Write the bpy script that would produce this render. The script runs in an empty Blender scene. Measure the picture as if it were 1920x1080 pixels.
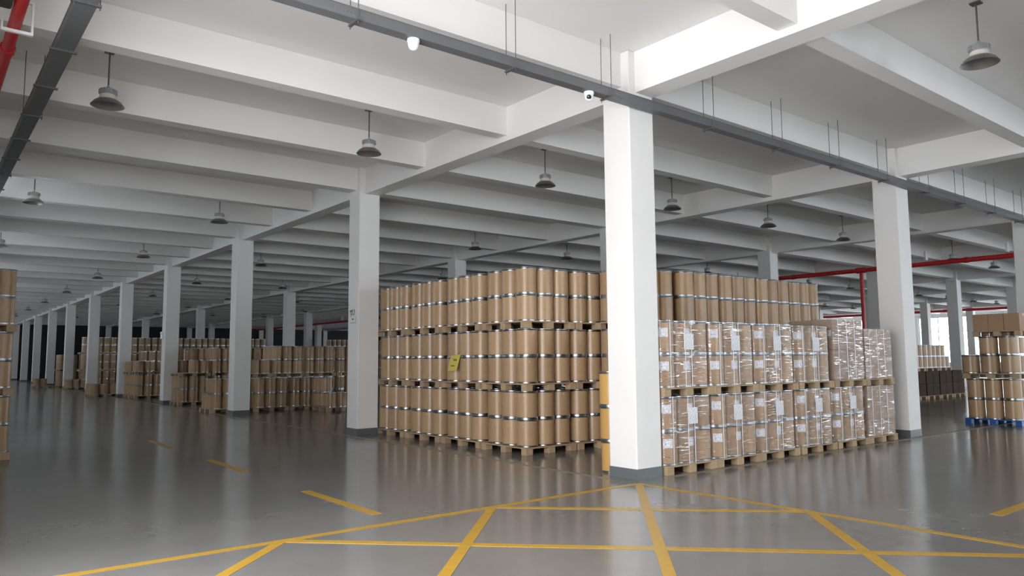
import bpy, bmesh, math, random
from mathutils import Vector, Matrix
PI = math.pi
random.seed(7)
S = bpy.context.scene
COL = S.collection

# ------------------------------------------------------------------ camera
CAM = Vector((-7.8244, -7.109, 1.5965))
YAW, PITCH, ROLL, FPX = math.radians(51.379), math.radians(5.458), math.radians(-0.44), 1404.83
FW = Vector((math.cos(PITCH) * math.cos(YAW), math.cos(PITCH) * math.sin(YAW), math.sin(PITCH)))
R0 = Vector((math.sin(YAW), -math.cos(YAW), 0)); U0 = R0.cross(FW)
RT = R0 * math.cos(ROLL) + U0 * math.sin(ROLL); UP = -R0 * math.sin(ROLL) + U0 * math.cos(ROLL)
cd = bpy.data.cameras.new('camera'); cam = bpy.data.objects.new('camera', cd); COL.objects.link(cam)
cd.sensor_width = 36; cd.lens = 36 * FPX / 1920; cd.clip_end = 500; cd.clip_start = .05
m = Matrix((RT, UP, -FW)).transposed().to_4x4(); m.translation = CAM
cam.matrix_world = m
S.camera = cam

# ------------------------------------------------------------------ sky, exposure
W = bpy.data.worlds.new('overcast_sky'); S.world = W; W.use_nodes = True
bg = W.node_tree.nodes['Background']; bg.inputs[0].default_value = (.965, .97, 1, 1); bg.inputs[1].default_value = 6.0
S.view_settings.view_transform = 'Standard'; S.view_settings.look = 'None'
S.view_settings.gamma = 1; S.view_settings.use_curve_mapping = False
S.view_settings.exposure = 0.72
S.cycles.diffuse_bounces = 6; S.cycles.max_bounces = 14; S.cycles.transparent_max_bounces = 24

X0, X1, Y0, Y1 = -8.0, 64.0, -16.0, 80.0        # inner faces of the hall
HS, HG, HB = 5.89, 5.30, 5.39                    # slab, girder and cross beam undersides

def portal(name, loc, rot, sx, sy):              # tells the sampler where the sky looks in; gives no light itself
    l = bpy.data.lights.new(name, 'AREA'); l.shape = 'RECTANGLE'; l.size = sx; l.size_y = sy
    l.cycles.is_portal = True
    o = bpy.data.objects.new(name, l); COL.objects.link(o); o.location = loc; o.rotation_euler = rot
portal('daylight_portal', (X1 + .3, (Y0 + Y1) / 2, 3.05), (PI / 2, 0, PI / 2), Y1 - Y0, 4.2)
portal('daylight_portal', (X0 - .3, (Y0 + Y1) / 2, 2.6), (PI / 2, 0, -PI / 2), Y1 - Y0, 5.2)
portal('daylight_portal', ((X0 + X1) / 2, Y0 - .3, 3.05), (PI / 2, 0, PI), X1 - X0, 4.2)

# ------------------------------------------------------------------ materials
def mat(name, col, rough=.5, metal=0, spec=.5, var=0, noise=0, nscale=6, bump=0, bscale=40, stretch=(1, 1, 1), dark=None):
    M = bpy.data.materials.new(name); M.use_nodes = True; nt = M.node_tree; N = nt.nodes; L = nt.links
    b = N['Principled BSDF']; b.inputs['Base Color'].default_value = (*col, 1); b.inputs['Roughness'].default_value = rough
    b.inputs['Metallic'].default_value = metal; b.inputs['Specular IOR Level'].default_value = spec
    tc = N.new('ShaderNodeTexCoord'); mp = N.new('ShaderNodeMapping'); mp.inputs['Scale'].default_value = stretch
    L.new(tc.outputs['Object'], mp.inputs[0])
    out = None
    if noise:
        n = N.new('ShaderNodeTexNoise'); n.inputs['Scale'].default_value = nscale; n.inputs['Detail'].default_value = 6
        L.new(mp.outputs[0], n.inputs['Vector'])
        r = N.new('ShaderNodeMix'); r.data_type = 'RGBA'
        d = dark or tuple(c * (1 - noise) for c in col)
        r.inputs[6].default_value = (*d, 1); r.inputs[7].default_value = (*[min(1, c * (1 + noise * .5)) for c in col], 1)
        L.new(n.outputs[0], r.inputs[0]); out = r.outputs[2]
    if var:
        oi = N.new('ShaderNodeObjectInfo'); mr = N.new('ShaderNodeMapRange')
        mr.inputs[3].default_value = 1 - var; mr.inputs[4].default_value = 1 + var
        L.new(oi.outputs['Random'], mr.inputs[0])
        h = N.new('ShaderNodeHueSaturation')
        if out: L.new(out, h.inputs['Color'])
        else: h.inputs['Color'].default_value = (*col, 1)
        L.new(mr.outputs[0], h.inputs['Value']); out = h.outputs[0]
    if out: L.new(out, b.inputs['Base Color'])
    if bump:
        n2 = N.new('ShaderNodeTexNoise'); n2.inputs['Scale'].default_value = bscale; n2.inputs['Detail'].default_value = 4
        L.new(mp.outputs[0], n2.inputs['Vector'])
        bp = N.new('ShaderNodeBump'); bp.inputs['Strength'].default_value = bump; bp.inputs['Distance'].default_value = .01
        L.new(n2.outputs[0], bp.inputs['Height']); L.new(bp.outputs[0], b.inputs['Normal'])
    return M

MWHITE = mat('white_paint', (.80, .79, .775), .55, noise=.06, nscale=1.2, bump=.05, bscale=25)
MSLAB = mat('white_slab_paint', (.77, .76, .745), .7, noise=.07, nscale=.6, bump=.05, bscale=20)
MBAND = mat('grey_band_paint', (.125, .14, .145), .35, noise=.15, nscale=6)
MWALL = mat('wall_paint', (.70, .70, .68), .6, noise=.08, nscale=1)
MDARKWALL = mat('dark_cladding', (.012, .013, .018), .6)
MKRAFT = mat('kraft_fibre', (.43, .285, .16), .30, var=.10, noise=.10, nscale=5, stretch=(1, 1, 3), spec=.45, bump=.04, bscale=60)
MKRAFT2 = mat('yellow_kraft_fibre', (.52, .31, .10), .32, var=.06, noise=.08, nscale=5)
MSTEEL = mat('galvanised_steel', (.40, .42, .44), .30, metal=1, noise=.2, nscale=18)
MPALLET = mat('pressed_paper_pallet', (.46, .325, .20), .7, var=.08, noise=.18, nscale=14)
MWOOD = mat('pale_wood', (.43, .31, .185), .65, var=.1, noise=.25, nscale=5, stretch=(1, 8, 8))
MBLUE = mat('blue_plastic', (.015, .10, .34), .4)
MCARTON = mat('carton_board', (.36, .225, .125), .6, var=.10, noise=.1, nscale=6)
MCARTOND = mat('darkened_carton_board', (.060, .040, .026), .75, spec=.15, var=.1, noise=.1, nscale=6)  # carton brown taken much darker for the low row by the riser
MTAPE = mat('parcel_tape', (.42, .29, .16), .25)
MPAPER = mat('white_paper', (.78, .80, .82), .6)
MPINK = mat('pink_sticker', (.80, .52, .44), .5)
MSTRAP = mat('white_strap', (.80, .80, .82), .35)
MTRAY = mat('grey_tray_steel', (.125, .130, .135), .42, metal=.0, noise=.12, nscale=8)
MRODS = mat('rod_steel', (.14, .14, .145), .4, metal=.5)
MRED = mat('red_pipe_paint', (.52, .02, .022), .4)
MPLASTIC = mat('white_plastic', (.85, .86, .86), .25)
MLENS = mat('dark_lens', (.02, .03, .045), .08)
MLAMP = mat('lamp_aluminium', (.44, .45, .47), .38, metal=.7, noise=.15, nscale=20)
MSHADE = mat('lamp_shade_aluminium', (.30, .29, .28), .33, metal=.75, noise=.15, nscale=9)
MNECK = mat('lamp_neck', (.62, .60, .55), .5)
MFRAME = mat('blue_grey_frame', (.16, .24, .36), .4, metal=.2)
MYELLOW = mat('yellow_line_paint', (.47, .275, .03), .38, noise=.28, nscale=9)
MTAN = mat('worn_tan_line', (.30, .245, .165), .4, noise=.35, nscale=9)
MNOTE = mat('yellow_note_paper', (.62, .52, .10), .6)
MINK = mat('dark_ink', (.03, .03, .04), .6)
MDARKBOX = mat('dark_grey_metal', (.05, .05, .045), .5, noise=.3, nscale=14)

def paper_print():                               # paper with faint printed rows
    M = mat('printed_paper', (.74, .77, .80), .5); N = M.node_tree.nodes; L = M.node_tree.links; b = N['Principled BSDF']
    tc = N.new('ShaderNodeTexCoord'); w = N.new('ShaderNodeTexNoise'); mp = N.new('ShaderNodeMapping')
    mp.inputs['Scale'].default_value = (40, 40, 110); w.inputs['Scale'].default_value = 1; w.inputs['Detail'].default_value = 2
    cr = N.new('ShaderNodeValToRGB'); cr.color_ramp.elements[0].position = .36; cr.color_ramp.elements[0].color = (.40, .42, .48, 1)
    cr.color_ramp.elements[1].position = .5; cr.color_ramp.elements[1].color = (.82, .83, .85, 1)
    L.new(tc.outputs['Object'], mp.inputs[0]); L.new(mp.outputs[0], w.inputs['Vector']); L.new(w.outputs[0], cr.inputs[0]); L.new(cr.outputs[0], b.inputs['Base Color'])
    return M
MPRINT = paper_print()

def floor_mat():
    M = mat('grey_epoxy', (.10, .10, .098), .16); N = M.node_tree.nodes; L = M.node_tree.links; b = N['Principled BSDF']
    b.inputs['Specular IOR Level'].default_value = .5
    tc = N.new('ShaderNodeTexCoord')
    n = N.new('ShaderNodeTexNoise'); n.inputs['Scale'].default_value = .55; n.inputs['Detail'].default_value = 8; n.inputs['Roughness'].default_value = .65
    L.new(tc.outputs['Object'], n.inputs['Vector'])
    cr = N.new('ShaderNodeValToRGB'); e = cr.color_ramp.elements
    e[0].position = .3; e[0].color = (.150, .148, .143, 1); e[1].position = .72; e[1].color = (.205, .203, .196, 1)
    L.new(n.outputs[0], cr.inputs[0]); L.new(cr.outputs[0], b.inputs['Base Color'])
    mr = N.new('ShaderNodeMapRange'); mr.inputs[3].default_value = .10; mr.inputs[4].default_value = .24
    L.new(n.outputs[0], mr.inputs[0]); L.new(mr.outputs[0], b.inputs['Roughness'])
    n2 = N.new('ShaderNodeTexNoise'); n2.inputs['Scale'].default_value = 1.6; n2.inputs['Detail'].default_value = 3
    L.new(tc.outputs['Object'], n2.inputs['Vector'])
    bp = N.new('ShaderNodeBump'); bp.inputs['Strength'].default_value = .10; bp.inputs['Distance'].default_value = .02
    L.new(n2.outputs[0], bp.inputs['Height']); L.new(bp.outputs[0], b.inputs['Normal'])
    return M
MFLOOR = floor_mat()

def film_mat(name, haze, gl, streak):
    M = bpy.data.materials.new(name); M.use_nodes = True; nt = M.node_tree; N = nt.nodes; L = nt.links
    for n in list(N): N.remove(n)
    o = N.new('ShaderNodeOutputMaterial'); t = N.new('ShaderNodeBsdfTransparent'); g = N.new('ShaderNodeBsdfGlossy'); d = N.new('ShaderNodeBsdfDiffuse')
    g.inputs['Roughness'].default_value = .10; g.inputs['Color'].default_value = (1, 1, 1, 1); d.inputs['Color'].default_value = (.85, .84, .86, 1)
    t.inputs['Color'].default_value = (.96, .95, .96, 1)
    tc = N.new('ShaderNodeTexCoord'); oi = N.new('ShaderNodeObjectInfo')
    sc = N.new('ShaderNodeVectorMath'); sc.operation = 'SCALE'; sc.inputs[3].default_value = 30
    cx = N.new('ShaderNodeCombineXYZ'); L.new(oi.outputs['Random'], cx.inputs[0]); L.new(oi.outputs['Random'], cx.inputs[2]); L.new(cx.outputs[0], sc.inputs[0])
    ad = N.new('ShaderNodeVectorMath'); ad.operation = 'ADD'; L.new(tc.outputs['Object'], ad.inputs[0]); L.new(sc.outputs[0], ad.inputs[1])
    mp = N.new('ShaderNodeMapping'); mp.inputs['Rotation'].default_value = (0, .22, 0); mp.inputs['Scale'].default_value = (2.2, 2.2, 17)
    L.new(ad.outputs[0], mp.inputs[0])
    n = N.new('ShaderNodeTexNoise'); n.inputs['Scale'].default_value = 1; n.inputs['Detail'].default_value = 5; n.inputs['Distortion'].default_value = .6
    L.new(mp.outputs[0], n.inputs['Vector'])
    b = N.new('ShaderNodeBump'); b.inputs['Strength'].default_value = .55; b.inputs['Distance'].default_value = .03
    L.new(n.outputs[0], b.inputs['Height']); L.new(b.outputs[0], g.inputs['Normal'])
    m1 = N.new('ShaderNodeMixShader'); m1.inputs[0].default_value = haze; L.new(t.outputs[0], m1.inputs[1]); L.new(d.outputs[0], m1.inputs[2])
    f = N.new('ShaderNodeFresnel'); f.inputs[0].default_value = 1.5; L.new(b.outputs[0], f.inputs['Normal'])
    mu = N.new('ShaderNodeMath'); mu.operation = 'MULTIPLY_ADD'; mu.inputs[1].default_value = gl; mu.inputs[2].default_value = .03; L.new(f.outputs[0], mu.inputs[0])
    mp2 = N.new('ShaderNodeMapping'); mp2.inputs['Rotation'].default_value = (0, .16, 0); mp2.inputs['Scale'].default_value = (4.5, 4.5, 60)
    L.new(ad.outputs[0], mp2.inputs[0])
    n3 = N.new('ShaderNodeTexNoise'); n3.inputs['Scale'].default_value = 1; n3.inputs['Detail'].default_value = 3; n3.inputs['Distortion'].default_value = .8
    L.new(mp2.outputs[0], n3.inputs['Vector'])
    mr = N.new('ShaderNodeMapRange'); mr.inputs[1].default_value = .56; mr.inputs[2].default_value = .74; mr.inputs[3].default_value = .14; mr.inputs[4].default_value = streak
    L.new(n3.outputs[0], mr.inputs[0])
    n4 = N.new('ShaderNodeTexNoise'); n4.inputs['Scale'].default_value = 2.6; n4.inputs['Detail'].default_value = 1; L.new(ad.outputs[0], n4.inputs['Vector'])
    mq = N.new('ShaderNodeMapRange'); mq.inputs[1].default_value = .38; mq.inputs[2].default_value = .68; mq.inputs[3].default_value = .3; mq.inputs[4].default_value = 1.3; L.new(n4.outputs[0], mq.inputs[0])
    mw = N.new('ShaderNodeMath'); mw.operation = 'MULTIPLY'; L.new(mr.outputs[0], mw.inputs[0]); L.new(mq.outputs[0], mw.inputs[1])
    mm = N.new('ShaderNodeMath'); mm.operation = 'MULTIPLY'; L.new(mu.outputs[0], mm.inputs[0]); L.new(mw.outputs[0], mm.inputs[1])
    m2 = N.new('ShaderNodeMixShader'); L.new(mm.outputs[0], m2.inputs[0]); L.new(m1.outputs[0], m2.inputs[1]); L.new(g.outputs[0], m2.inputs[2])
    L.new(m2.outputs[0], o.inputs[0]); return M
MFILM = film_mat('stretch_film', .05, 1.6, 5.5)
MFILM2 = film_mat('heavy_stretch_film', .13, 1.9, 5.5)

def glass_mat():
    M = bpy.data.materials.new('window_glass'); M.use_nodes = True; nt = M.node_tree; N = nt.nodes; L = nt.links
    for n in list(N): N.remove(n)
    o = N.new('ShaderNodeOutputMaterial'); t = N.new('ShaderNodeBsdfTransparent'); g = N.new('ShaderNodeBsdfGlossy'); g.inputs['Roughness'].default_value = .02
    t.inputs['Color'].default_value = (.93, .96, .97, 1)
    mx = N.new('ShaderNodeMixShader'); mx.inputs[0].default_value = .06
    L.new(t.outputs[0], mx.inputs[1]); L.new(g.outputs[0], mx.inputs[2]); L.new(mx.outputs[0], o.inputs[0]); return M
MGLASS = glass_mat()

# ------------------------------------------------------------------ helpers
ORD = ('first', 'second', 'third', 'fourth', 'fifth', 'sixth')
NUM = ORD + ('seventh', 'eighth', 'ninth', 'tenth', 'eleventh', 'twelfth', 'thirteenth', 'fourteenth', 'fifteenth')
def mesh_from(bm, name, *ms, smooth=False):
    me = bpy.data.meshes.new(name); bm.normal_update(); bm.to_mesh(me); bm.free()
    for x in ms: me.materials.append(x)
    if smooth:
        for p in me.polygons: p.use_smooth = True
        try: me.set_sharp_from_angle(angle=math.radians(35))
        except Exception: pass
    return me
def box(bm, x0, x1, y0, y1, z0, z1, mi=0):
    v = [bm.verts.new((x, y, z)) for z in (z0, z1) for x, y in ((x0, y0), (x1, y0), (x1, y1), (x0, y1))]
    for f in ((3, 2, 1, 0), (4, 5, 6, 7), (0, 1, 5, 4), (1, 2, 6, 5), (2, 3, 7, 6), (3, 0, 4, 7)):
        bm.faces.new([v[i] for i in f]).material_index = mi
def boxmesh(name, dims, *ms, bevel=0):
    bm = bmesh.new(); box(bm, *dims)
    if bevel: bmesh.ops.bevel(bm, geom=bm.edges[:], offset=bevel, segments=1, affect='EDGES')
    return mesh_from(bm, name, *ms)
def lathe(bm, prof, seg=20, mi=0, cx=0, cy=0):
    rings = []
    for r, z in prof:
        if r < 1e-6: rings.append([bm.verts.new((cx, cy, z))])
        else: rings.append([bm.verts.new((cx + r * math.cos(2 * PI * k / seg), cy + r * math.sin(2 * PI * k / seg), z)) for k in range(seg)])
    for a, b in zip(rings, rings[1:]):
        for k in range(seg):
            k2 = (k + 1) % seg
            if len(a) == 1 and len(b) == 1: continue
            if len(a) == 1: f = bm.faces.new((a[0], b[k2], b[k]))
            elif len(b) == 1: f = bm.faces.new((a[k], a[k2], b[0]))
            else: f = bm.faces.new((a[k], a[k2], b[k2], b[k]))
            f.material_index = mi
def lathemesh(name, prof, m, seg=20):
    bm = bmesh.new(); lathe(bm, prof, seg); bmesh.ops.recalc_face_normals(bm, faces=bm.faces[:]); return mesh_from(bm, name, m, smooth=True)
def tube(bm, a, b, r, seg=8):
    a, b = Vector(a), Vector(b); d = (b - a).normalized(); u = d.orthogonal().normalized(); w = d.cross(u)
    A = [bm.verts.new(a + (u * math.cos(2 * PI * k / seg) + w * math.sin(2 * PI * k / seg)) * r) for k in range(seg)]
    B = [bm.verts.new(b + (u * math.cos(2 * PI * k / seg) + w * math.sin(2 * PI * k / seg)) * r) for k in range(seg)]
    for k in range(seg): bm.faces.new((A[k], A[(k + 1) % seg], B[(k + 1) % seg], B[k]))
    bm.faces.new(A[::-1]); bm.faces.new(B)
def tubemesh(name, pts, r, m, seg=10):
    bm = bmesh.new()
    for a, b in zip(pts, pts[1:]): tube(bm, a, b, r, seg)
    return mesh_from(bm, name, m, smooth=True)
def obj(name, me, parent=None, loc=(0, 0, 0), rz=0, label=None, cat=None, group=None, kind=None):
    o = bpy.data.objects.new(name, me); COL.objects.link(o); o.location = loc; o.rotation_euler = (0, 0, rz)
    if parent: o.parent = parent
    tag(o, label, cat, group, kind); return o
def tag(o, label=None, cat=None, group=None, kind=None):
    if label: o['label'] = label
    if cat: o['category'] = cat
    if group: o['group'] = group
    if kind: o['kind'] = kind
def px(p):                                       # where a point falls in the 1920 x 1080 picture
    d = Vector(p) - CAM; z = d.dot(FW)
    if z < .1: return None
    return 960 + FPX * d.dot(RT) / z, 540 - FPX * d.dot(UP) / z, z
def seen(p, mx=120):
    q = px(p); return q is not None and -mx < q[0] < 1920 + mx and -mx < q[1] < 1080 + mx

# ------------------------------------------------------------------ floor and painted lines
floor = obj('floor', boxmesh('floor', (X0 - .4, X1 + .4, Y0 - .4, Y1 + .4, -.2, 0), MFLOOR), kind='structure')
def line(name, a, b, w, m, z=.003):
    a, b = Vector((*a, 0)), Vector((*b, 0)); d = (b - a).normalized(); n = Vector((-d.y, d.x, 0)) * w / 2
    bm = bmesh.new(); lo = [bm.verts.new((p.x, p.y, .0005)) for p in (a - n, b - n, b + n, a + n)]; hi = [bm.verts.new((p.x, p.y, z)) for p in (a - n, b - n, b + n, a + n)]
    bm.faces.new(hi)
    for i in range(4): bm.faces.new((lo[i], lo[(i + 1) % 4], hi[(i + 1) % 4], hi[i]))
    return obj(name, mesh_from(bm, name, m), floor)
E0, E1 = -.45, -7.5
LW = .10
line('yellow_line', (E0, E0), (E1, E0), LW, MYELLOW, .0022)
line('yellow_line', (E0, E0), (E0, E1), LW, MYELLOW, .0024)
line('yellow_line', (E1, E0), (E1, E1), LW, MYELLOW, .0026)
line('yellow_line', (E0, E1), (E1, E1), LW, MYELLOW, .0028)
for s in (0, 2.35, 4.70):
    a, b = (E0 - s, E0), (E1, E1 + s); line('yellow_hatch_line', a, b, LW, MYELLOW, .0032)
    if s: line('yellow_hatch_line', (E0, E0 - s), (E1 + s, E1), LW, MYELLOW, .0032)
for s in (2.35, 4.70):
    line('yellow_hatch_line', (E0 - s, E0), (E0, E0 - s), LW, MYELLOW, .0037)
line('yellow_hatch_line', (E1, E0), (E0, E1), LW, MYELLOW, .0037)
for k in range(3):
    y = .03 + 3.95 * k; line('dashed_centre_line', (-3.94, y), (-3.94, y + 1.85), .12, MYELLOW)
for k in range(7):
    x = .80 + 3.95 * k; line('dashed_centre_line', (x, -4.10), (x + 1.85, -4.10), .12, MYELLOW)
line('worn_lane_line', (-.45, .10), (-.45, 72), .09, MTAN)
line('worn_lane_line', (.35, -.36), (58, -.36), .09, MTAN)

# ------------------------------------------------------------------ ceiling: slab, girders, cross beams
ceiling = obj('ceiling', boxmesh('slab', (X0 - .4, X1 + .4, Y0 - .4, Y1 + .4, HS, HS + .2), MSLAB), kind='structure')
for i in range(-1, 9):
    x = 8 * i; obj('girder', boxmesh('girder', (max(X0, x - .115), min(X1, x + .245), Y0, Y1, HG, HS - .001), MWHITE), ceiling)
for j in range(-2, 11):
    y = 8 * j; a, b = (y - .115, y + .245) if j < 10 else (y - .3, y)
    if j == -2: a = y
    obj('cross_beam', boxmesh('cross_beam', (X0, X1, a, b, HB, HS - .002), MWHITE), ceiling)
    if j < 10:
        for q in (2.77, 5.40): obj('joist', boxmesh('joist', (X0, X1, y + q - .126, y + q + .126, HB, HS - .003), MWHITE), ceiling)

# ------------------------------------------------------------------ columns
cm = boxmesh('column_shaft', (-.25, .25, -.25, .25, 0, HS - .004), MWHITE, bevel=.012)
bmnd = bmesh.new(); box(bmnd, -.253, .253, -.253, .253, 0, .137); bandm = mesh_from(bmnd, 'base_band', MBAND)
CL = {(0, 0): 'white square column at the inner corner of the yellow hatched crossing',
      (0, 1): 'white square column with a handwritten paper notice, beside the tall drum stack',
      (1, 0): 'white square column at the end of the film wrapped pallet row',
      (0, 2): 'white square column next after the one with the paper notice',
      (0, 3): 'white square column with a small white fixture on its aisle side'}
for i in range(-1, 9):
    for j in range(-2, 11):
        if not (seen((8 * i, 8 * j, 3)) or (i <= 1 and j <= 1)): continue
        if i in (-1, 8) or j in (-2, 10): g = 'white square columns against the walls of the hall'
        elif i == 0: g = 'white square columns lining the long dark aisle'
        else: g = 'white square columns standing among the stored goods'
        lb = CL.get((i, j), {'white square columns against the walls of the hall': 'white square column against a wall of the hall',
              'white square columns lining the long dark aisle': 'white square column with grey base lining the long dark aisle',
              'white square columns standing among the stored goods': 'white square column standing among the stored goods deep in the hall'}[g])
        if (i, j) not in CL:
            if i == 0 and 3 < j < 10: lb = 'white square column with grey base, %s down the long aisle from the crossing' % NUM[j]
            elif 0 < i < 8 and 0 <= j < 10: lb = 'white square column, %s row past the aisle columns, %s down the hall' % (NUM[i - 1], NUM[j])
        c = obj('column', None, None, (8 * i, 8 * j, 0), 0, lb, 'column', g)
        obj('shaft', cm, c); obj('base_band', bandm, c)

# ------------------------------------------------------------------ walls and windows
def wall_with_openings(name, axis, at, out, lo, hi, ops, m):
    """wall slab along axis ('x' or 'y'), inner face at 'at', thickness towards out; ops = (a, b, z0, z1)"""
    bm = bmesh.new(); t0, t1 = sorted((at, at + out * .25))
    def put(a, b, z0, z1):
        if b - a < 1e-4 or z1 - z0 < 1e-4: return
        if axis == 'y': box(bm, t0, t1, a, b, z0, z1)
        else: box(bm, a, b, t0, t1, z0, z1)
    p = lo
    for a, b, z0, z1 in ops:
        put(p, a, 0, HS); put(a, b, 0, z0); put(a, b, z1, HS); p = b
    put(p, hi, 0, HS)
    return obj(name, mesh_from(bm, name, m), kind='structure')
WZ0, WZ1 = 1.0, 5.1
bays_y = [(8 * j + .7, 8 * j + 7.3, WZ0, WZ1) for j in range(-2, 10)]
bays_x = [(8 * i + 1.2, 8 * i + 6.8, 1.2, 4.9) for i in range(0, 8)]  # unseen windows behind the camera, guessed and sized for the light they admit
left_ops = [(-7.5, -.5, 0, 4.8)] + [(8 * j + 3.0, 8 * j + 5.0, 2.6, 5.1) for j in range(1, 10)]  # unseen doorway and high windows, added and sized to light the aisle side
wall_with_openings('wall_right', 'y', X1, 1, Y0 - .25, Y1 + .25, bays_y, MWALL)
wall_with_openings('wall_left', 'y', X0, -1, Y0 - .25, Y1 + .25, left_ops, MWALL)
wall_with_openings('wall_near', 'x', Y0, -1, X0, X1, bays_x, MWALL)
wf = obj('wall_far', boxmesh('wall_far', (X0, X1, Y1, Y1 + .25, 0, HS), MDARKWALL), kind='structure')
wn = [0]
def window(axis, at, a, b, z0, z1):
    wn[0] += 1
    w = obj('window_%d' % wn[0], None, kind='structure')
    def B(nm, u0, u1, v0, v1, t, m):
        d = (at - t, at + t, u0, u1, v0, v1) if axis == 'y' else (u0, u1, at - t, at + t, v0, v1)
        obj(nm, boxmesh(nm, d, m), w)
    n = 4 if b - a > 3 else 2; st = (b - a) / n
    B('sill', a, b, z0, z0 + .06, .06, MFRAME); B('head', a, b, z1 - .06, z1, .06, MFRAME)
    for k in range(n + 1):
        u = a + .03 + (b - a - .06) * k / n; B('jamb' if k in (0, n) else 'mullion', u - .03, u + .03, z0 + .06, z1 - .06, .05, MFRAME)
    for z in ((3.22, 3.80) if z0 < 2 else (4.2,)): B('transom', a + .06, b - .06, z - .03, z + .03, .045, MFRAME)
    for k in range(n): B('pane', a + st * k + .04, a + st * (k + 1) - .04, z0 + .05, z1 - .05, .004, MGLASS)
for o in bays_y: window('y', X1 + .12, *o)
for o in left_ops:
    if o[2] > 0: window('y', X0 - .12, *o)
for o in bays_x: window('x', Y0 - .12, *o)

# ------------------------------------------------------------------ pallets, drums, cartons
PH, DH, LV = .125, .47, 1.065
pcache = {}
def pallet(x, y, z, lx, ly, m, label, group, blocks=True):
    k = (round(lx, 3), round(ly, 3), m.name)
    if k not in pcache:
        pcache[k] = (boxmesh('deck', (0, lx, 0, ly, PH - .022, PH), m, bevel=.003), boxmesh('block', (-.075, .075, -.065, .065, 0, PH - .022), m, bevel=.004))
    d, b = pcache[k]
    p = obj('pallet', None, None, (x, y, z), 0, label, 'pallet', group)
    obj('deck', d, p)
    for u in (.076, lx / 2, lx - .076):
        for v in (.066, ly / 2, ly - .066): obj('block', b, p, (u, v, 0))
    return p
dcache = {}; far_bm = bmesh.new()
def drum_meshes(r, h, m):
    k = (round(r, 3), round(h, 3), m.name)
    if k not in dcache:
        body = lathemesh('body', [(0, .004), (r - .004, .004), (r - .004, h - .006), (0, h - .006)], m, 28)
        lid = lathemesh('lid', [(r - .006, h - .036), (r + .001, h - .036), (r + .003, h - .026), (r - .001, h - .021), (r + .004, h - .013), (r + .003, h - .002), (r - .004, h), (r - .018, h - .004), (0, h - .005)], MSTEEL, 28)
        hoop = lathemesh('hoop', [(0, .0), (r - .002, 0), (r + .002, .003), (r + .001, .014), (r + .002, .024), (r - .001, .028), (r - .006, .028)], MSTEEL, 28)
        dcache[k] = (body, lid, hoop)
    return dcache[k]
lblm = {}
def patch(r, w, h, m, name):                     # a small sheet bent round a drum, centred on -Y, at z = 0
    k = (round(r, 3), w, h, m.name)
    if k not in lblm:
        bm = bmesh.new(); n = 5; vs = []
        for rr in (r, r + .0012):
            for zz in (-h / 2, h / 2):
                vs.append([bm.verts.new((rr * math.sin((q / n - .5) * w / r), -rr * math.cos((q / n - .5) * w / r), zz)) for q in range(n + 1)])
        for q in range(n):
            bm.faces.new((vs[2][q], vs[2][q + 1], vs[3][q + 1], vs[3][q])); bm.faces.new((vs[0][q], vs[1][q], vs[1][q + 1], vs[0][q + 1]))
            bm.faces.new((vs[3][q], vs[3][q + 1], vs[1][q + 1], vs[1][q])); bm.faces.new((vs[2][q + 1], vs[2][q], vs[0][q], vs[0][q + 1]))
        lblm[k] = mesh_from(bm, name, m)
    return lblm[k]
def drum(x, y, z, label, group, r=.185, h=DH, m=None, sticker=None, lab=None, vis=True):
    q = px((x, y, z + .2))
    if not vis or q is None or q[2] > 33.5 or not -25 < q[0] < 1945: far_drum(x, y, z, r, h); return None
    bd, ld, hp = drum_meshes(r, h, m or MKRAFT)
    o = obj('fibre_drum', None, None, (x, y, z), 0, label, 'drum', group)
    obj('body', bd, o); obj('lid', ld, o); obj('hoop', hp, o)
    if sticker is not None: obj('sticker', patch(r - .0035, .014, .017, MPINK, 'sticker'), o, (0, 0, h * random.uniform(.72, .86)), sticker)
    if lab is not None: obj('paper_label', patch(r - .003, .145, .125, MPRINT, 'paper_label'), o, (0, 0, h * .64), lab)
    return o
def far_drum(x, y, z, r=.185, h=DH):
    lathe(far_bm, [(r, z + .03), (r, z + h - .035)], 12, 0, x, y)
    lathe(far_bm, [(0, z), (r + .003, z), (r + .003, z + .03)], 12, 1, x, y); lathe(far_bm, [(r + .003, z + h - .035), (r + .003, z + h), (0, z + h)], 12, 1, x, y)

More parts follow.
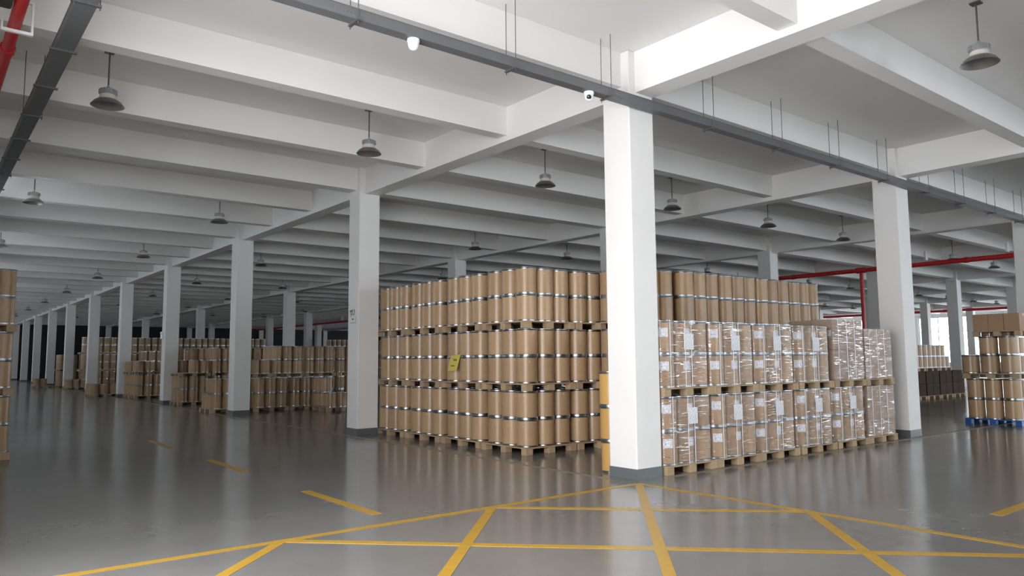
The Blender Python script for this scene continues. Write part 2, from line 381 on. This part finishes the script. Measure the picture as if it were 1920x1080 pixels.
# ---- tall stack at the crossing: pallets four deep along the aisle, two seen round the corner
LVN = ('bottom', 'middle', 'top'); TN = ('lower', 'upper')
G1 = 'brown fibre drums in the tall corner stack'
G1P = 'paper pallets in the tall corner stack'
MX, MY = .25, 2.66
for L in range(3):
    for a in range(6):
        for b in range(4):
            if a > 2 and b > 1: continue
            jx, jy = random.uniform(-.015, .015), random.uniform(-.015, .015)
            x, y, z = MX + a * 1.19 + jx, MY + b * 1.33 + jy, L * LV
            pallet(x, y, z, 1.16, 1.26, MPALLET, 'paper pallet, %s layer of the tall corner stack, %s' % (LVN[L], 'at its corner' if a + b == 0 else ('%s along its long aisle face' % ORD[b] if a == 0 else ('%s along its short face' % ORD[a] if b == 0 else '%s rank in, %s across' % (ORD[a], ORD[b])))), G1P)
            for t in range(2):
                for i in range(3):
                    for j in range(3):
                        if not ((i == 0 and a == 0) or (j == 0 and b == 0)):
                            if a == 0 or b == 0 or a > 2: far_drum(x + .205 + i * .376, y + .215 + j * .40, z + PH + t * DH)
                            continue
                        st = None
                        if random.random() < .8: st = random.uniform(-1.2, .3) if i == 0 else random.uniform(-.6, .6)
                        if i == 0 and a == 0: ps = '%s drum along the long aisle face' % NUM[b * 3 + j] if b + j else 'corner drum with two faces showing'
                        else: ps = '%s drum along the short face' % NUM[min(14, a * 3 + i)]
                        drum(x + .205 + i * .376 + random.uniform(-.006, .006), y + .215 + j * .40 + random.uniform(-.008, .008), z + PH + t * DH,
                             'tall corner stack, %s layer, %s tier: %s' % (LVN[L], TN[t], ps), G1, sticker=st, vis=a == 0 or (a == 1 and i < 2))
# ---- second tall stack, behind the wrapped pallets
G2 = 'brown fibre drums in the stack rising behind the wrapped pallets'
for L in range(3):
    for a in range(5):
        x, y, z = 1.88 + a * 1.17, 1.50 - .02 * a, L * LV
        if a == 0: y = 1.62
        pallet(x, y, z, 1.15, 1.0 if a < 1 else 1.14, MPALLET, 'paper pallet, %s along, %s layer of the stack behind the wrapped pallets' % (ORD[a], LVN[L]), 'paper pallets behind the wrapped pallets')
        for t in range(2):
            for i in range(3):
                drum(x + .20 + i * .376 + random.uniform(-.006, .006), y + .21 + random.uniform(-.012, .012), z + PH + t * DH,
                     'brown drum rising behind wrapped pallets, %s tier, %s from its free end' % (TN[t], NUM[14 - a * 3 - i]), G2, vis=L == 2 and a * 3 + i > 1)
                for j in (1, 2): far_drum(x + .20 + i * .376, y + .21 + j * .376 - .08 * (a == 0) * j, z + PH + t * DH)

# ---- three loose drums behind the corner column
for k, (h, r, m) in enumerate(((.445, .172, MKRAFT2), (.485, .185, MKRAFT2), (.49, .187, MKRAFT2))):
    drum(.075, .49, (0, .445, .93)[k], 'yellow-brown fibre drum, %s of three stacked behind the corner column' % ('lowest', 'middle', 'topmost')[k], 'three stacked drums behind the corner column', r, h, m)

# ---- film wrapped row
def hull(x0, x1, y0, y1, z0, z1, r, name, m, cap=True):
    bm = bmesh.new(); pts = []
    for cx, cy, a0 in ((x1 - r, y1 - r, 0), (x0 + r, y1 - r, PI / 2), (x0 + r, y0 + r, PI), (x1 - r, y0 + r, 1.5 * PI)):
        for k in range(7): pts.append((cx + r * math.cos(a0 + k * PI / 12), cy + r * math.sin(a0 + k * PI / 12)))
    n = len(pts); rows = [[bm.verts.new((p[0], p[1], z)) for p in pts] for z in (z0, z1)]
    for k in range(n): bm.faces.new((rows[0][k], rows[0][(k + 1) % n], rows[1][(k + 1) % n], rows[1][k]))
    return mesh_from(bm, name, m, smooth=True)
WX = [.29, 1.43, 2.56, 3.72, 4.88, 6.04]; WY = -.29
G3 = 'labelled fibre drums under stretch film in the wrapped row'
def carton_mesh(lx, ly, lz, m=None):
    m = m or MCARTON; k = ('c', lx, ly, lz, m.name)
    if k not in pcache: pcache[k] = (boxmesh('board_body', (0, lx, 0, ly, 0, lz), m, bevel=.006), boxmesh('tape_strip', (lx / 2 - .03, lx / 2 + .03, -.001, ly + .001, lz - .06, lz + .001), MTAPE if m is MCARTON else m))
    return pcache[k]
def carton(x, y, z, lx, ly, lz, label, group, lab=False, m=None):
    a, b = carton_mesh(lx, ly, lz, m)
    c = obj('carton', None, None, (x, y, z), 0, label, 'carton', group); obj('board_body', a, c); obj('tape_strip', b, c)
    if lab:
        if 'cl' not in pcache: pcache['cl'] = boxmesh('paper_label', (-.0012, 0, -.09, .09, -.055, .055), MPRINT)
        obj('paper_label', pcache['cl'], c, (-.0005, ly * .3, lz * .55))
    return c
sheetm = boxmesh('packing_sheet', (-.11, .11, -.0015, 0, -.115, .115), MPRINT)
strapm = {}
for L in range(2):
    for p in range(6):
        x, z = WX[p] + random.uniform(-.012, .012), L * LV
        y = WY + random.uniform(-.01, .01)
        lvn = ('lower', 'upper')[L]
        pallet(x, y, z, 1.13 if p < 5 else 1.10, 1.12, MWOOD, 'pale wooden pallet, %s layer, %s from the corner column in the wrapped row' % (lvn, ORD[p]), 'wooden pallets of the wrapped row')
        zt = z + PH
        drums = p < 4 or (p == 4 and L == 0)
        if drums:
            top = zt + 2 * DH
            for t in range(2):
                for i in range(3):
                    for j in range(3):
                        lab = None
                        if j == 0: lab = (-.62, .0, 1.3)[i] + random.uniform(-.08, .08)
                        drum(x + .195 + i * .37, y + .205 + j * .37, zt + t * DH, 'film wrapped drum, %s layer, %s pallet from the corner column, %s tier, %s drum' % (lvn, ORD[p], TN[t], ('column side', 'middle', 'far side')[i]), G3, lab=lab, vis=j == 0)
            hx0, hx1, hy0, hy1, r = x + .005, x + 1.125, y + .015, y + 1.135, .19
        elif p == 4:
            top = zt + 1.08
            for t in range(2):
                for i in range(2):
                    for j in range(2):
                        carton(x + .03 + i * .535, y + .03 + j * .42, zt + t * .54, .53, .415, .535, 'brown carton, %s tier, fifth upper pallet of the wrapped row, %s %s' % (TN[t], ('front', 'rear')[j], ('column side', 'far side')[i]), 'cartons on the fifth wrapped pallet', lab=(i == 0 and t == 1))
            hx0, hx1, hy0, hy1, r = x + .02, x + 1.105, y + .02, y + .885, .012
        else:
            top = zt + .93
            for t in range(3):
                for i in range(2):
                    for j in range(2):
                        carton(x + .03 + i * .52, y + .03 + j * .52, zt + t * .31, .515, .515, .306, 'brown carton, %s tier, sixth %s pallet of the wrapped row, %s %s' % (LVN[t], lvn, ('front', 'rear')[j], ('column side', 'far side')[i]), 'cartons on the sixth wrapped pallet', lab=(i == 0))
            hx0, hx1, hy0, hy1, r = x + .02, x + 1.075, y + .02, y + 1.075, .012
        f = obj('stretch_film', None, None, (0, 0, 0), 0, 'clear stretch film round the %s load of the %s pallet in the wrapped row' % (lvn, ORD[p]), 'stretch film', 'stretch film round the wrapped loads')
        obj('film_sheet', hull(hx0, hx1, hy0, hy1, zt + .006, top + .004, r, 'film_sheet', MFILM if drums else MFILM2), f)
        sx = (.17, .50, .64) if drums else (.20, .50, .78)
        for s in sx:
            bm = bmesh.new(); box(bm, x + s - .006, x + s + .006, hy0 - .003, hy0 - .0008, zt, top + .006)
            obj('strap', mesh_from(bm, 'strap', MSTRAP), f)
        if drums:
            obj('packing_sheet', sheetm, f, (x + .575 + random.uniform(-.03, .03), hy0 - .004, zt + DH + (.16 if L else .20) + random.uniform(-.02, .02)))

# ---- blue pallet stack on the right
G4 = 'goods on the blue pallet beyond the wrapped row'
bx, by = 11.95, -.86
pallet(bx, by, 0, 1.16, 1.18, MBLUE, 'blue plastic pallet on the floor under a drum stack', None)
for t in range(2):
    for i in range(3):
        for j in range(3):
            if i == 0 or j == 0: drum(bx + .20 + i * .376, by + .205 + j * .385, .15 - .025 + t * DH, 'brown fibre drum, %s tier, %s rank on the blue plastic pallet' % (TN[t], ORD[j]), 'drums on the blue pallet', vis=i == 0)
pallet(bx - .02, by - .02, 1.065, 1.2, 1.19, MWOOD, 'wooden pallet lying on the drums above the blue pallet', None)
for i in range(3):
    for j in range(3):
        if i == 0 or j == 0: drum(bx + .19 + i * .40, by + .20 + j * .42, 1.19, 'wide brown drum, %s rank, on the wooden pallet above the blue pallet' % ORD[j], 'wide drums above the blue pallet', vis=i == 0, r=.20, h=.435)
for i in range(3):
    for j in range(2):
        if i == 0 or j == 0: drum(bx + .20 + i * .40, by + .22 + j * .42, 1.625, 'wide brown drum, %s rank, in the upper tier above the blue pallet' % ORD[j], 'upper wide drums above the blue pallet', vis=i == 0, r=.20, h=.43)
pallet(bx, by - .1, 2.055, 1.2, 1.0, MWOOD, 'topmost wooden pallet carrying cartons above the blue pallet', None)
for i in range(2):
    for j in range(3):
        carton(bx + .04 + i * .55, by - .08 + j * .325, 2.18, .53, .32, .40, 'brown carton, %s rank, %s on the topmost pallet above the blue pallet' % (ORD[j], ('aisle side', 'far side')[i]), 'cartons above the blue pallet')

# ---- carton pallets with drums on top, beside the second column row
for a in range(5):
    x = 19.6 + a * 1.18
    pallet(x, 5.3, 0, 1.14, 1.14, MWOOD, 'wooden pallet, %s along, under the low dark carton row' % ORD[a], 'pallets under the carton row near the red riser')
    for t in range(2):
        for i in range(2): carton(x + .02 + i * .56, 5.32, PH + t * .46, .545, .55, .455, 'darkened brown carton, %s tier, %s along the low row by the riser' % (TN[t], NUM[a * 2 + i]), 'cartons in the low dark row', m=MCARTOND)
    if a < 4:
        pallet(x, 5.3, 1.045, 1.14, 1.14, MWOOD, 'wooden pallet, %s along, on top of the low dark carton row' % ORD[a], 'pallets on top of the low carton row')
        for t in range(2):
            for i in range(3):
                if a == 3 and i == 2 and t == 1: continue
                drum(x + .20 + i * .376, 5.51, 1.17 + t * .43, 'brown fibre drum, %s tier, %s along the low dark carton row' % (TN[t], NUM[a * 3 + i]), 'drums on the low carton row', h=.43, vis=x + i * .376 > 21.1)
for a in range(4):
    x = 33 + a * 1.2
    for L in range(2):
        pallet(x, 12.5, L * LV, 1.16, 1.16, MPALLET, 'pallet, %s along, %s layer of the drum stack near the far windows' % (ORD[a], TN[L]), 'pallets in the drum stack near the far windows')
        for t in range(2):
            for i in range(3): drum(x + .2 + i * .376, 12.72, L * LV + PH + t * DH, 'brown fibre drum in the stack near the far windows', 'drums in the stack near the far windows')

# ---- stack at the left edge, across the aisle
for L in range(3):
    pallet(-7.62, 8.02, L * LV, 1.16, 1.16, MPALLET, 'paper pallet, %s layer of the drum stack across the aisle' % LVN[L], 'pallets of the stack across the aisle')
    for t in range(2):
        for i in range(3):
            for j in range(3):
                if j == 0 or i == 2: drum(-7.62 + .20 + i * .376, 8.02 + .205 + j * .376, L * LV + PH + t * DH, 'fibre drum, %s tier, %s pallet of the stack across the aisle, %s rank' % (TN[t], LVN[L], ORD[j]), 'drums in the stack across the aisle', vis=i == 2)

# ---- goods along the dark aisle
def load(x, y, L, tiers, where, skip=(), nx=3, ny=3, pal=True, r=.185, vis=True, n0=None):
    """one pallet load; only the drums of the two faces towards the crossing are built"""
    z = L * LV; p = .376 * r / .185
    if pal: pallet(x, y, z, max(1.14, nx * p + .02), max(1.14, ny * p + .02), MPALLET, 'paper pallet under drums %s' % where if n0 is None else 'paper pallet, %s along, under drums %s' % (ORD[n0 // 3], where), 'pallets ' + where)
    for t in range(tiers):
        for i in range(nx):
            for j in range(ny):
                if (i and j) or (i, j, t) in skip or (i, j) in skip: continue
                drum(x + .20 + i * p, y + .20 + j * p, z + PH + t * DH, 'drum, %s tier, %s, %s' % (TN[t], ('%s along' % NUM[(n0 or 0) + i]) if j == 0 else ('%s rank back' % ORD[j]), where), 'drums ' + where, r=r, vis=vis)
nA = 'on the low pallet behind the second aisle column'
load(-.47, 17.2, 0, 2, nA, skip=((0, 2, 1),))
nF = 'in the row between second aisle column and notice column'
for a in range(2): load(.80 + a * 1.19, 16.9, 0, 2, nF, ny=1 if a else 3, n0=a * 3)
load(2.55, 15.3, 0, 2, 'on the single pallet in front of the dark row', skip=((0, 0, 1), (1, 0, 1)))
nF2 = 'on the upper layer behind the dark row'
for a in range(3):
    load(1.82 + a * 1.19, 18.1, 0, 2, 'on the first layer behind the dark row', ny=1, vis=False)
    load(1.82 + a * 1.19, 18.1, 1, 2, nF2, ny=3 if a == 0 else 1, n0=a * 3)
load(.675, 18.1, 0, 2, 'on the first layer behind the dark row', ny=1, vis=False)
load(.675, 18.1, 1, 1, 'on the half filled layer behind the dark row', ny=2)
nB = 'on the first layer behind the third aisle column'
for a in range(5): load(-.05 + a * 1.19, 22.45, 0, 2, nB, ny=3 if a == 0 else 1, vis=a < 1, n0=a * 3)
load(-.05, 22.45, 1, 1, 'on the second layer behind the third aisle column', skip=((0, 0), (0, 1), (0, 2)))
load(.30, 23.9, 0, 2, 'on the rear pallet behind the third aisle column', ny=1, vis=False); load(.30, 23.9, 1, 2, 'on the rear second layer behind the third aisle column', skip=((0, 0, 1),), ny=2)
for a in range(1, 5): load(-.05 + a * 1.19, 22.45, 1, 2, 'on the full second layer behind the third aisle column', ny=3 if a == 1 else 1, n0=a * 3 - 3)
nC = 'on the first layer by the fourth aisle column'
load(-.07, 29.3, 0, 2, nC); load(-.07, 30.5, 0, 2, 'on the second rank by the fourth aisle column')
for a in range(1, 4): load(-.07 + a * 1.19, 29.3, 0, 2, nC, ny=1, n0=a * 3)
load(-.07, 29.3, 1, 1, 'on the second layer by the fourth aisle column', skip=((2, 0),), ny=2)
load(-.07, 30.6, 1, 1, 'on the rear second layer by the fourth aisle column', skip=((0, 0), (1, 0), (2, 0)))
for a in range(0, 3): load(.62 + a * 1.19, 31.8, 0, 2, 'on the back row by the fourth aisle column', ny=1); load(.62 + a * 1.19, 31.8, 1, 2, 'on the upper back row by the fourth aisle column', ny=1)
load(-1.2, 33.0, 0, 1, 'on the low pallet jutting into the aisle', r=.21); load(.12, 33.3, 0, 1, 'on the low pallet jutting into the aisle', r=.21, ny=1)
nE = 'on the two layer stack far down the aisle'
for L in range(2):
    load(-.4, 49.4, L, 2, nE); load(.8, 49.4, L, 2, nE, ny=1)
load(-.5, 45.2, 0, 1, 'on the low pallet far down the aisle', ny=2); load(-1.6, 50.2, 0, 1, 'on the small pallet far down the aisle', nx=2, ny=2)

# ---- the far rows, too small to pick apart: one object
for x0, n, L_ in ((.6, 29, 3), (17.0, 18, 3)):
    for L in range(L_):
        for k in range(n):
            for t in range(2): far_drum(x0 + k * .40, 46.2 + (x0 > 10) * .2, L * LV + PH + t * DH, .19)
        box(far_bm, x0 - .25, x0 + n * .4 - .15, 46 + (x0 > 10) * .2, 47.1 + (x0 > 10) * .2, L * LV + .01, L * LV + PH - .002, 2)
for k in range(15):
    for t in range(4): far_drum(6.2 + k * .39, 33.5, (t // 2) * LV + PH + (t % 2) * DH)
box(far_bm, 6.0, 12.0, 33.3, 34.4, .01, PH - .002, 2); box(far_bm, 6.0, 12.0, 33.3, 34.4, LV + .01, LV + PH - .002, 2)
obj('remaining_fibre_drums', mesh_from(far_bm, 'remaining_fibre_drums', MKRAFT, MSTEEL, MPALLET, smooth=True), None, label='remaining brown fibre drums in ranks deep in the dark hall', cat='drums', kind='stuff')

# ------------------------------------------------------------------ ceiling lamps
platem = boxmesh('ceiling_plate', (-.06, .06, -.06, .06, -.015, 0), MRODS, bevel=.002)
rodm = tubemesh('rod', [(0, 0, -.475), (0, 0, -.014)], .011, MRODS, 8)
bmh = bmesh.new(); lathe(bmh, [(0, -.41), (.02, -.41), (.022, -.44), (.09, -.455), (.125, -.47), (.128, -.53), (.115, -.535), (.115, -.545), (0, -.545)], 24)
for k in range(16):
    a = 2 * PI * k / 16
    c, s = math.cos(a), math.sin(a); vs = []
    for rr, zz in ((.10, -.462), (.136, -.474), (.136, -.53), (.10, -.53)):
        for w in (-.003, .003): vs.append(bmh.verts.new((c * rr - s * w, s * rr + c * w, zz)))
    for q in range(4): bmh.faces.new((vs[2 * q], vs[2 * q + 1], vs[(2 * q + 3) % 8], vs[(2 * q + 2) % 8]))
    bmh.faces.new(vs[0::2]); bmh.faces.new(vs[1::2][::-1])
bmesh.ops.recalc_face_normals(bmh, faces=bmh.faces[:])
headm = mesh_from(bmh, 'driver_housing', MLAMP, smooth=True)
neckm = lathemesh('neck', [(.112, -.545), (.118, -.56), (.125, -.59), (.15, -.615), (.145, -.615), (.0, -.55)], MNECK, 24)
shadem = lathemesh('reflector_shade', [(.15, -.613), (.20, -.645), (.238, -.69), (.242, -.695), (.236, -.695), (.196, -.648), (.145, -.616), (.09, -.612), (0, -.61)], MSHADE, 28)
for j in range(-1, 10):
    for i in range(-2, 15):
        x, y = 2.1 + 4 * i, 4.2 + 8 * j
        if not seen((x, y, 5.4), 60) or px((x, y, 5.4))[2] > 62: continue
        row = 'over the hatched crossing aisle' if j == -1 else 'in the %s bay down the hall' % NUM[j]
        lb = 'aluminium bell lamp %s, %s' % (row, {-2: 'wall side of the long aisle', -1: 'column side of the long aisle'}.get(i) or '%s past the aisle columns' % NUM[i])
        o = obj('pendant_lamp', None, None, (x, y, HS - .002), 0, lb, 'lamp', 'bell lamps under the ceiling')
        obj('ceiling_plate', platem, o); obj('rod', rodm, o)
        for n, me in (('driver_housing', headm), ('neck', neckm), ('reflector_shade', shadem)):
            c = obj(n, me, o, (0, 0, -.075)); c.scale = (.88, .88, 1)

# ------------------------------------------------------------------ cable trays
def tray(name, label, axis, a, b, c0, c1, z0, z1, hang):
    o = obj(name, None, None, (0, 0, 0), 0, label, 'cable tray', None)
    def B(nm, u0, u1, v0, v1, w0, w1, m):
        d = (u0, u1, v0, v1, w0, w1) if axis == 'x' else (v0, v1, u0, u1, w0, w1)
        return obj(nm, boxmesh(nm, d, m), o)
    B('trough', a, b, c0, c1, z0, z1, MTRAY); B('cover', a, b, c0 - .006, c1 + .006, z1, z1 + .008, MTRAY)
    for h in hang:
        br = B('bracket', h - .018, h + .018, c0 - .05, c1 + .03, z0 - .022, z0 - .001, MRODS)
        if axis == 'y' and hang.index(h) % 3: continue
        for v in (c0 - .022, c1 + .018):
            p, q = ((h, v, z0 - .05), (h, v, HS - .001)) if axis == 'x' else ((v, h, z0 - .05), (v, h, HS - .001))
            obj('hanger_rod', tubemesh('hanger_rod', [p, q], .0055, MRODS, 6), o)
    return o
t1 = tray('cable_tray', 'long grey steel cable tray crossing above the corner column', 'x', -6.55, 60, -.425, -.285, 5.05, 5.16, [-6.1, -4.47, -2.42, -.80] + [1.4 + 1.85 * k for k in range(30)])
for h in (-4.60, -2.55, -.55, 1.6, 3.5):          # bolted joints
    bm = bmesh.new()
    for k in range(8):
        u = h - .16 + k * .038
        lathe(bm, [(0, 0), (.006, 0), (.006, .006), (0, .006)], 8)
        for v in bm.verts:
            if not v.tag: v.co = Vector((u + v.co.x, -.426 - v.co.z, 5.105 + v.co.y)); v.tag = True
    bmesh.ops.recalc_face_normals(bm, faces=bm.faces[:]); obj('joint_bolts', mesh_from(bm, 'joint_bolts', MSTEEL), t1)
tray('cable_tray', 'grey steel cable tray running along the dark aisle beside the red pipe', 'y', -3, 72, -6.79, -6.61, 5.0, 5.1, [.72 + 1.38 * k for k in range(40)])

# ------------------------------------------------------------------ dome cameras under the tray
def dome(x, label, lens):
    o = obj('dome_camera', None, None, (x, -.36, 5.048), 0, label, 'camera')
    obj('mount', lathemesh('mount', [(0, 0), (.066, 0), (.068, -.02), (.062, -.045), (.0, -.045)], MPLASTIC, 24), o)
    obj('housing', lathemesh('housing', [(.058, -.044), (.056, -.075), (.042, -.105), (.02, -.12), (0, -.123)], MPLASTIC, 24), o)
    if lens:
        l = obj('lens', lathemesh('lens', [(0, .016), (.018, .014), (.032, .004), (.035, -.014), (0, -.014)], MLENS, 20), o, (-.030, -.032, -.080))
        l.rotation_euler = Vector((-.62, -.62, -.5)).to_track_quat('Z', 'Y').to_euler()
dome(-3.77, 'white dome camera without a visible lens under the cable tray', False)
dome(-1.13, 'white dome camera with a dark round lens beside the corner column', True)

# ------------------------------------------------------------------ red pipes
def pipe(label, pts, r, cl=()):
    o = obj('red_pipe', None, None, (0, 0, 0), 0, label, 'pipe')
    obj('pipe_run', tubemesh('pipe_run', pts, r, MRED, 16), o)
    for a, b in cl: obj('coupling', tubemesh('coupling', [a, b], r + .016, MRED, 16), o)
    return o
p = pipe('red fire pipe along the dark aisle beside the grey tray', [(-7.18, -6, 5.06), (-7.18, 74, 5.06)], .06, [((-7.18, y, 5.06), (-7.18, y + .12, 5.06)) for y in (2.55, 8.5, 14.5, 20.5)])
for y in (1.82, 6.2, 10.2, 14.2, 18.2, 22.2):
    bm = bmesh.new(); box(bm, -7.30, -7.02, y - .02, y + .02, 4.965, 4.995); box(bm, -7.04, -7.02, y - .02, y + .02, 4.995, 5.30)
    box(bm, -7.30, -7.28, y - .02, y + .02, 4.995, 5.30); box(bm, -7.30, -7.02, y - .02, y + .02, 5.30, 5.32)
    tube(bm, (-7.16, y, 5.32), (-7.16, y, HS - .001), .01, 6)
    obj('pipe_hanger', mesh_from(bm, 'pipe_hanger', MPLASTIC), p)
v = obj('valve_actuator', None, None, (-7.34, 1.2, 4.98), 0, 'dark grey valve actuator box against the red aisle pipe', 'valve')
obj('casing', boxmesh('casing', (-.16, .09, -.14, .14, .02, .30), MDARKBOX, bevel=.015), v); obj('wheel', lathemesh('wheel', [(0, -.04), (.05, -.04), (.055, -.02), (.02, 0), (.02, .03), (0, .03)], MDARKBOX, 14), v, (-.08, 0, 0))
p = pipe('red fire pipe with a riser crossing the hall beyond the wrapped row', [(20.8, -7.9, 4.94), (20.8, 76, 4.94)], .085, [((20.8, y, 4.94), (20.8, y + .15, 4.94)) for y in (3.2, 6.2, 9.8)])
obj('riser', tubemesh('riser', [(20.8, 7.0, .0), (20.8, 7.0, 4.94)], .07, MRED, 14), p); obj('tee', tubemesh('tee', [(20.8, 6.82, 4.94), (20.8, 7.18, 4.94)], .115, MRED, 16), p)
for y in (2, 4.6, 12.5, 20, 28, 36, 44, 52): obj('pipe_hanger', boxmesh('pipe_hanger', (20.7, 20.9, y - .03, y + .03, 5.08, 5.39), MWHITE), p)
pipe('red fire pipe close to the far windows', [(51.6, -7.9, 4.93), (51.6, 76, 4.93)], .10, [((51.6, y, 4.93), (51.6, y + .2, 4.93)) for y in (10, 16, 22, 28)])

# ------------------------------------------------------------------ notice on the column, yellow note, column fixture
n = obj('paper_notice', None, None, (-.253, 8.0, 2.52), 0, 'white paper notice under handwritten marks on the column beside the drum stack', 'notice')
obj('sheet', boxmesh('sheet', (-.0015, 0, -.14, .14, -.09, .075), MPAPER), n)
def strokes(pts, r=.006): 
    bm = bmesh.new()
    for s in pts:
        for a, b in zip(s, s[1:]): tube(bm, (-.002, -a[0], a[1]), (-.002, -b[0], b[1]), r, 5)
    return mesh_from(bm, 'handwriting', MINK)
def arc(cx, cy, rx, ry, a0, a1, k=8): return [(cx + rx * math.cos(math.radians(a0 + (a1 - a0) * q / k)), cy + ry * math.sin(math.radians(a0 + (a1 - a0) * q / k))) for q in range(k + 1)]
obj('handwriting', strokes([arc(-.11, .17, .035, .022, 30, 390), arc(-.035, .175, .03, .02, 0, 360), arc(.035, .165, .04, .04, 80, -60), arc(-.08, .115, .03, .03, 150, 330), [(-.04, .14), (-.05, .09)], arc(.03, .11, .03, .028, 170, 360), [(.06, .14), (.055, .08)]]), n)
obj('printed_mark', strokes([[(-.03, -.02), (.02, -.02)], [(-.03, 0), (.02, 0)], [(-.03, -.02), (-.03, 0)], [(.02, -.02), (.02, 0)], [(-.1, .055), (-.07, .055)]], .008), n)
obj('frame_edge', strokes([[(-.13, -.09), (.13, -.09)], [(.13, -.09), (.13, .07)]], .004), n)
bm = bmesh.new()
q = [(0, 4.90, 1.685), (0, 4.58, 1.70), (-.012, 4.70, 1.40), (-.012, 5.00, 1.385)]
lo = [bm.verts.new((.262 + a, b, c)) for a, b, c in q]; hi = [bm.verts.new((.265 + a, b, c)) for a, b, c in q]
bm.faces.new(lo); bm.faces.new(hi[::-1])
for i in range(4): bm.faces.new((lo[i], hi[i], hi[(i + 1) % 4], lo[(i + 1) % 4]))
bmesh.ops.recalc_face_normals(bm, faces=bm.faces[:])
n = obj('yellow_note', None, None, (0, 0, 0), 0, 'yellow paper note with dark scribbles hanging on the tall drum stack', 'note')
obj('sheet', mesh_from(bm, 'sheet', MNOTE), n)
bm = bmesh.new()
for s in ([(4.82, 1.62), (4.78, 1.59), (4.75, 1.62), (4.72, 1.59), (4.70, 1.61)], [(4.80, 1.585), (4.72, 1.585)], [(4.90, 1.50), (4.87, 1.475), (4.84, 1.50), (4.81, 1.475), (4.79, 1.50), (4.77, 1.48)]):
    for a, b in zip(s, s[1:]): tube(bm, (.2595 - (1.69 - a[1]) * .04, *a), (.2595 - (1.69 - b[1]) * .04, *b), .005, 5)
obj('handwriting', mesh_from(bm, 'handwriting', MINK), n)
f = obj('emergency_light', None, None, (-.252, 24.1, 2.62), 0, 'small white emergency light on the third aisle column', 'light fixture')
obj('case', boxmesh('case', (-.06, 0, -.13, .13, -.12, .06), MPLASTIC, bevel=.01), f)
for s in (-.08, .08): obj('spot_head', lathemesh('spot_head', [(0, .0), (.05, .01), (.055, .06), (.02, .10), (0, .10)], MPLASTIC, 16), f, (-.03, s, .06))
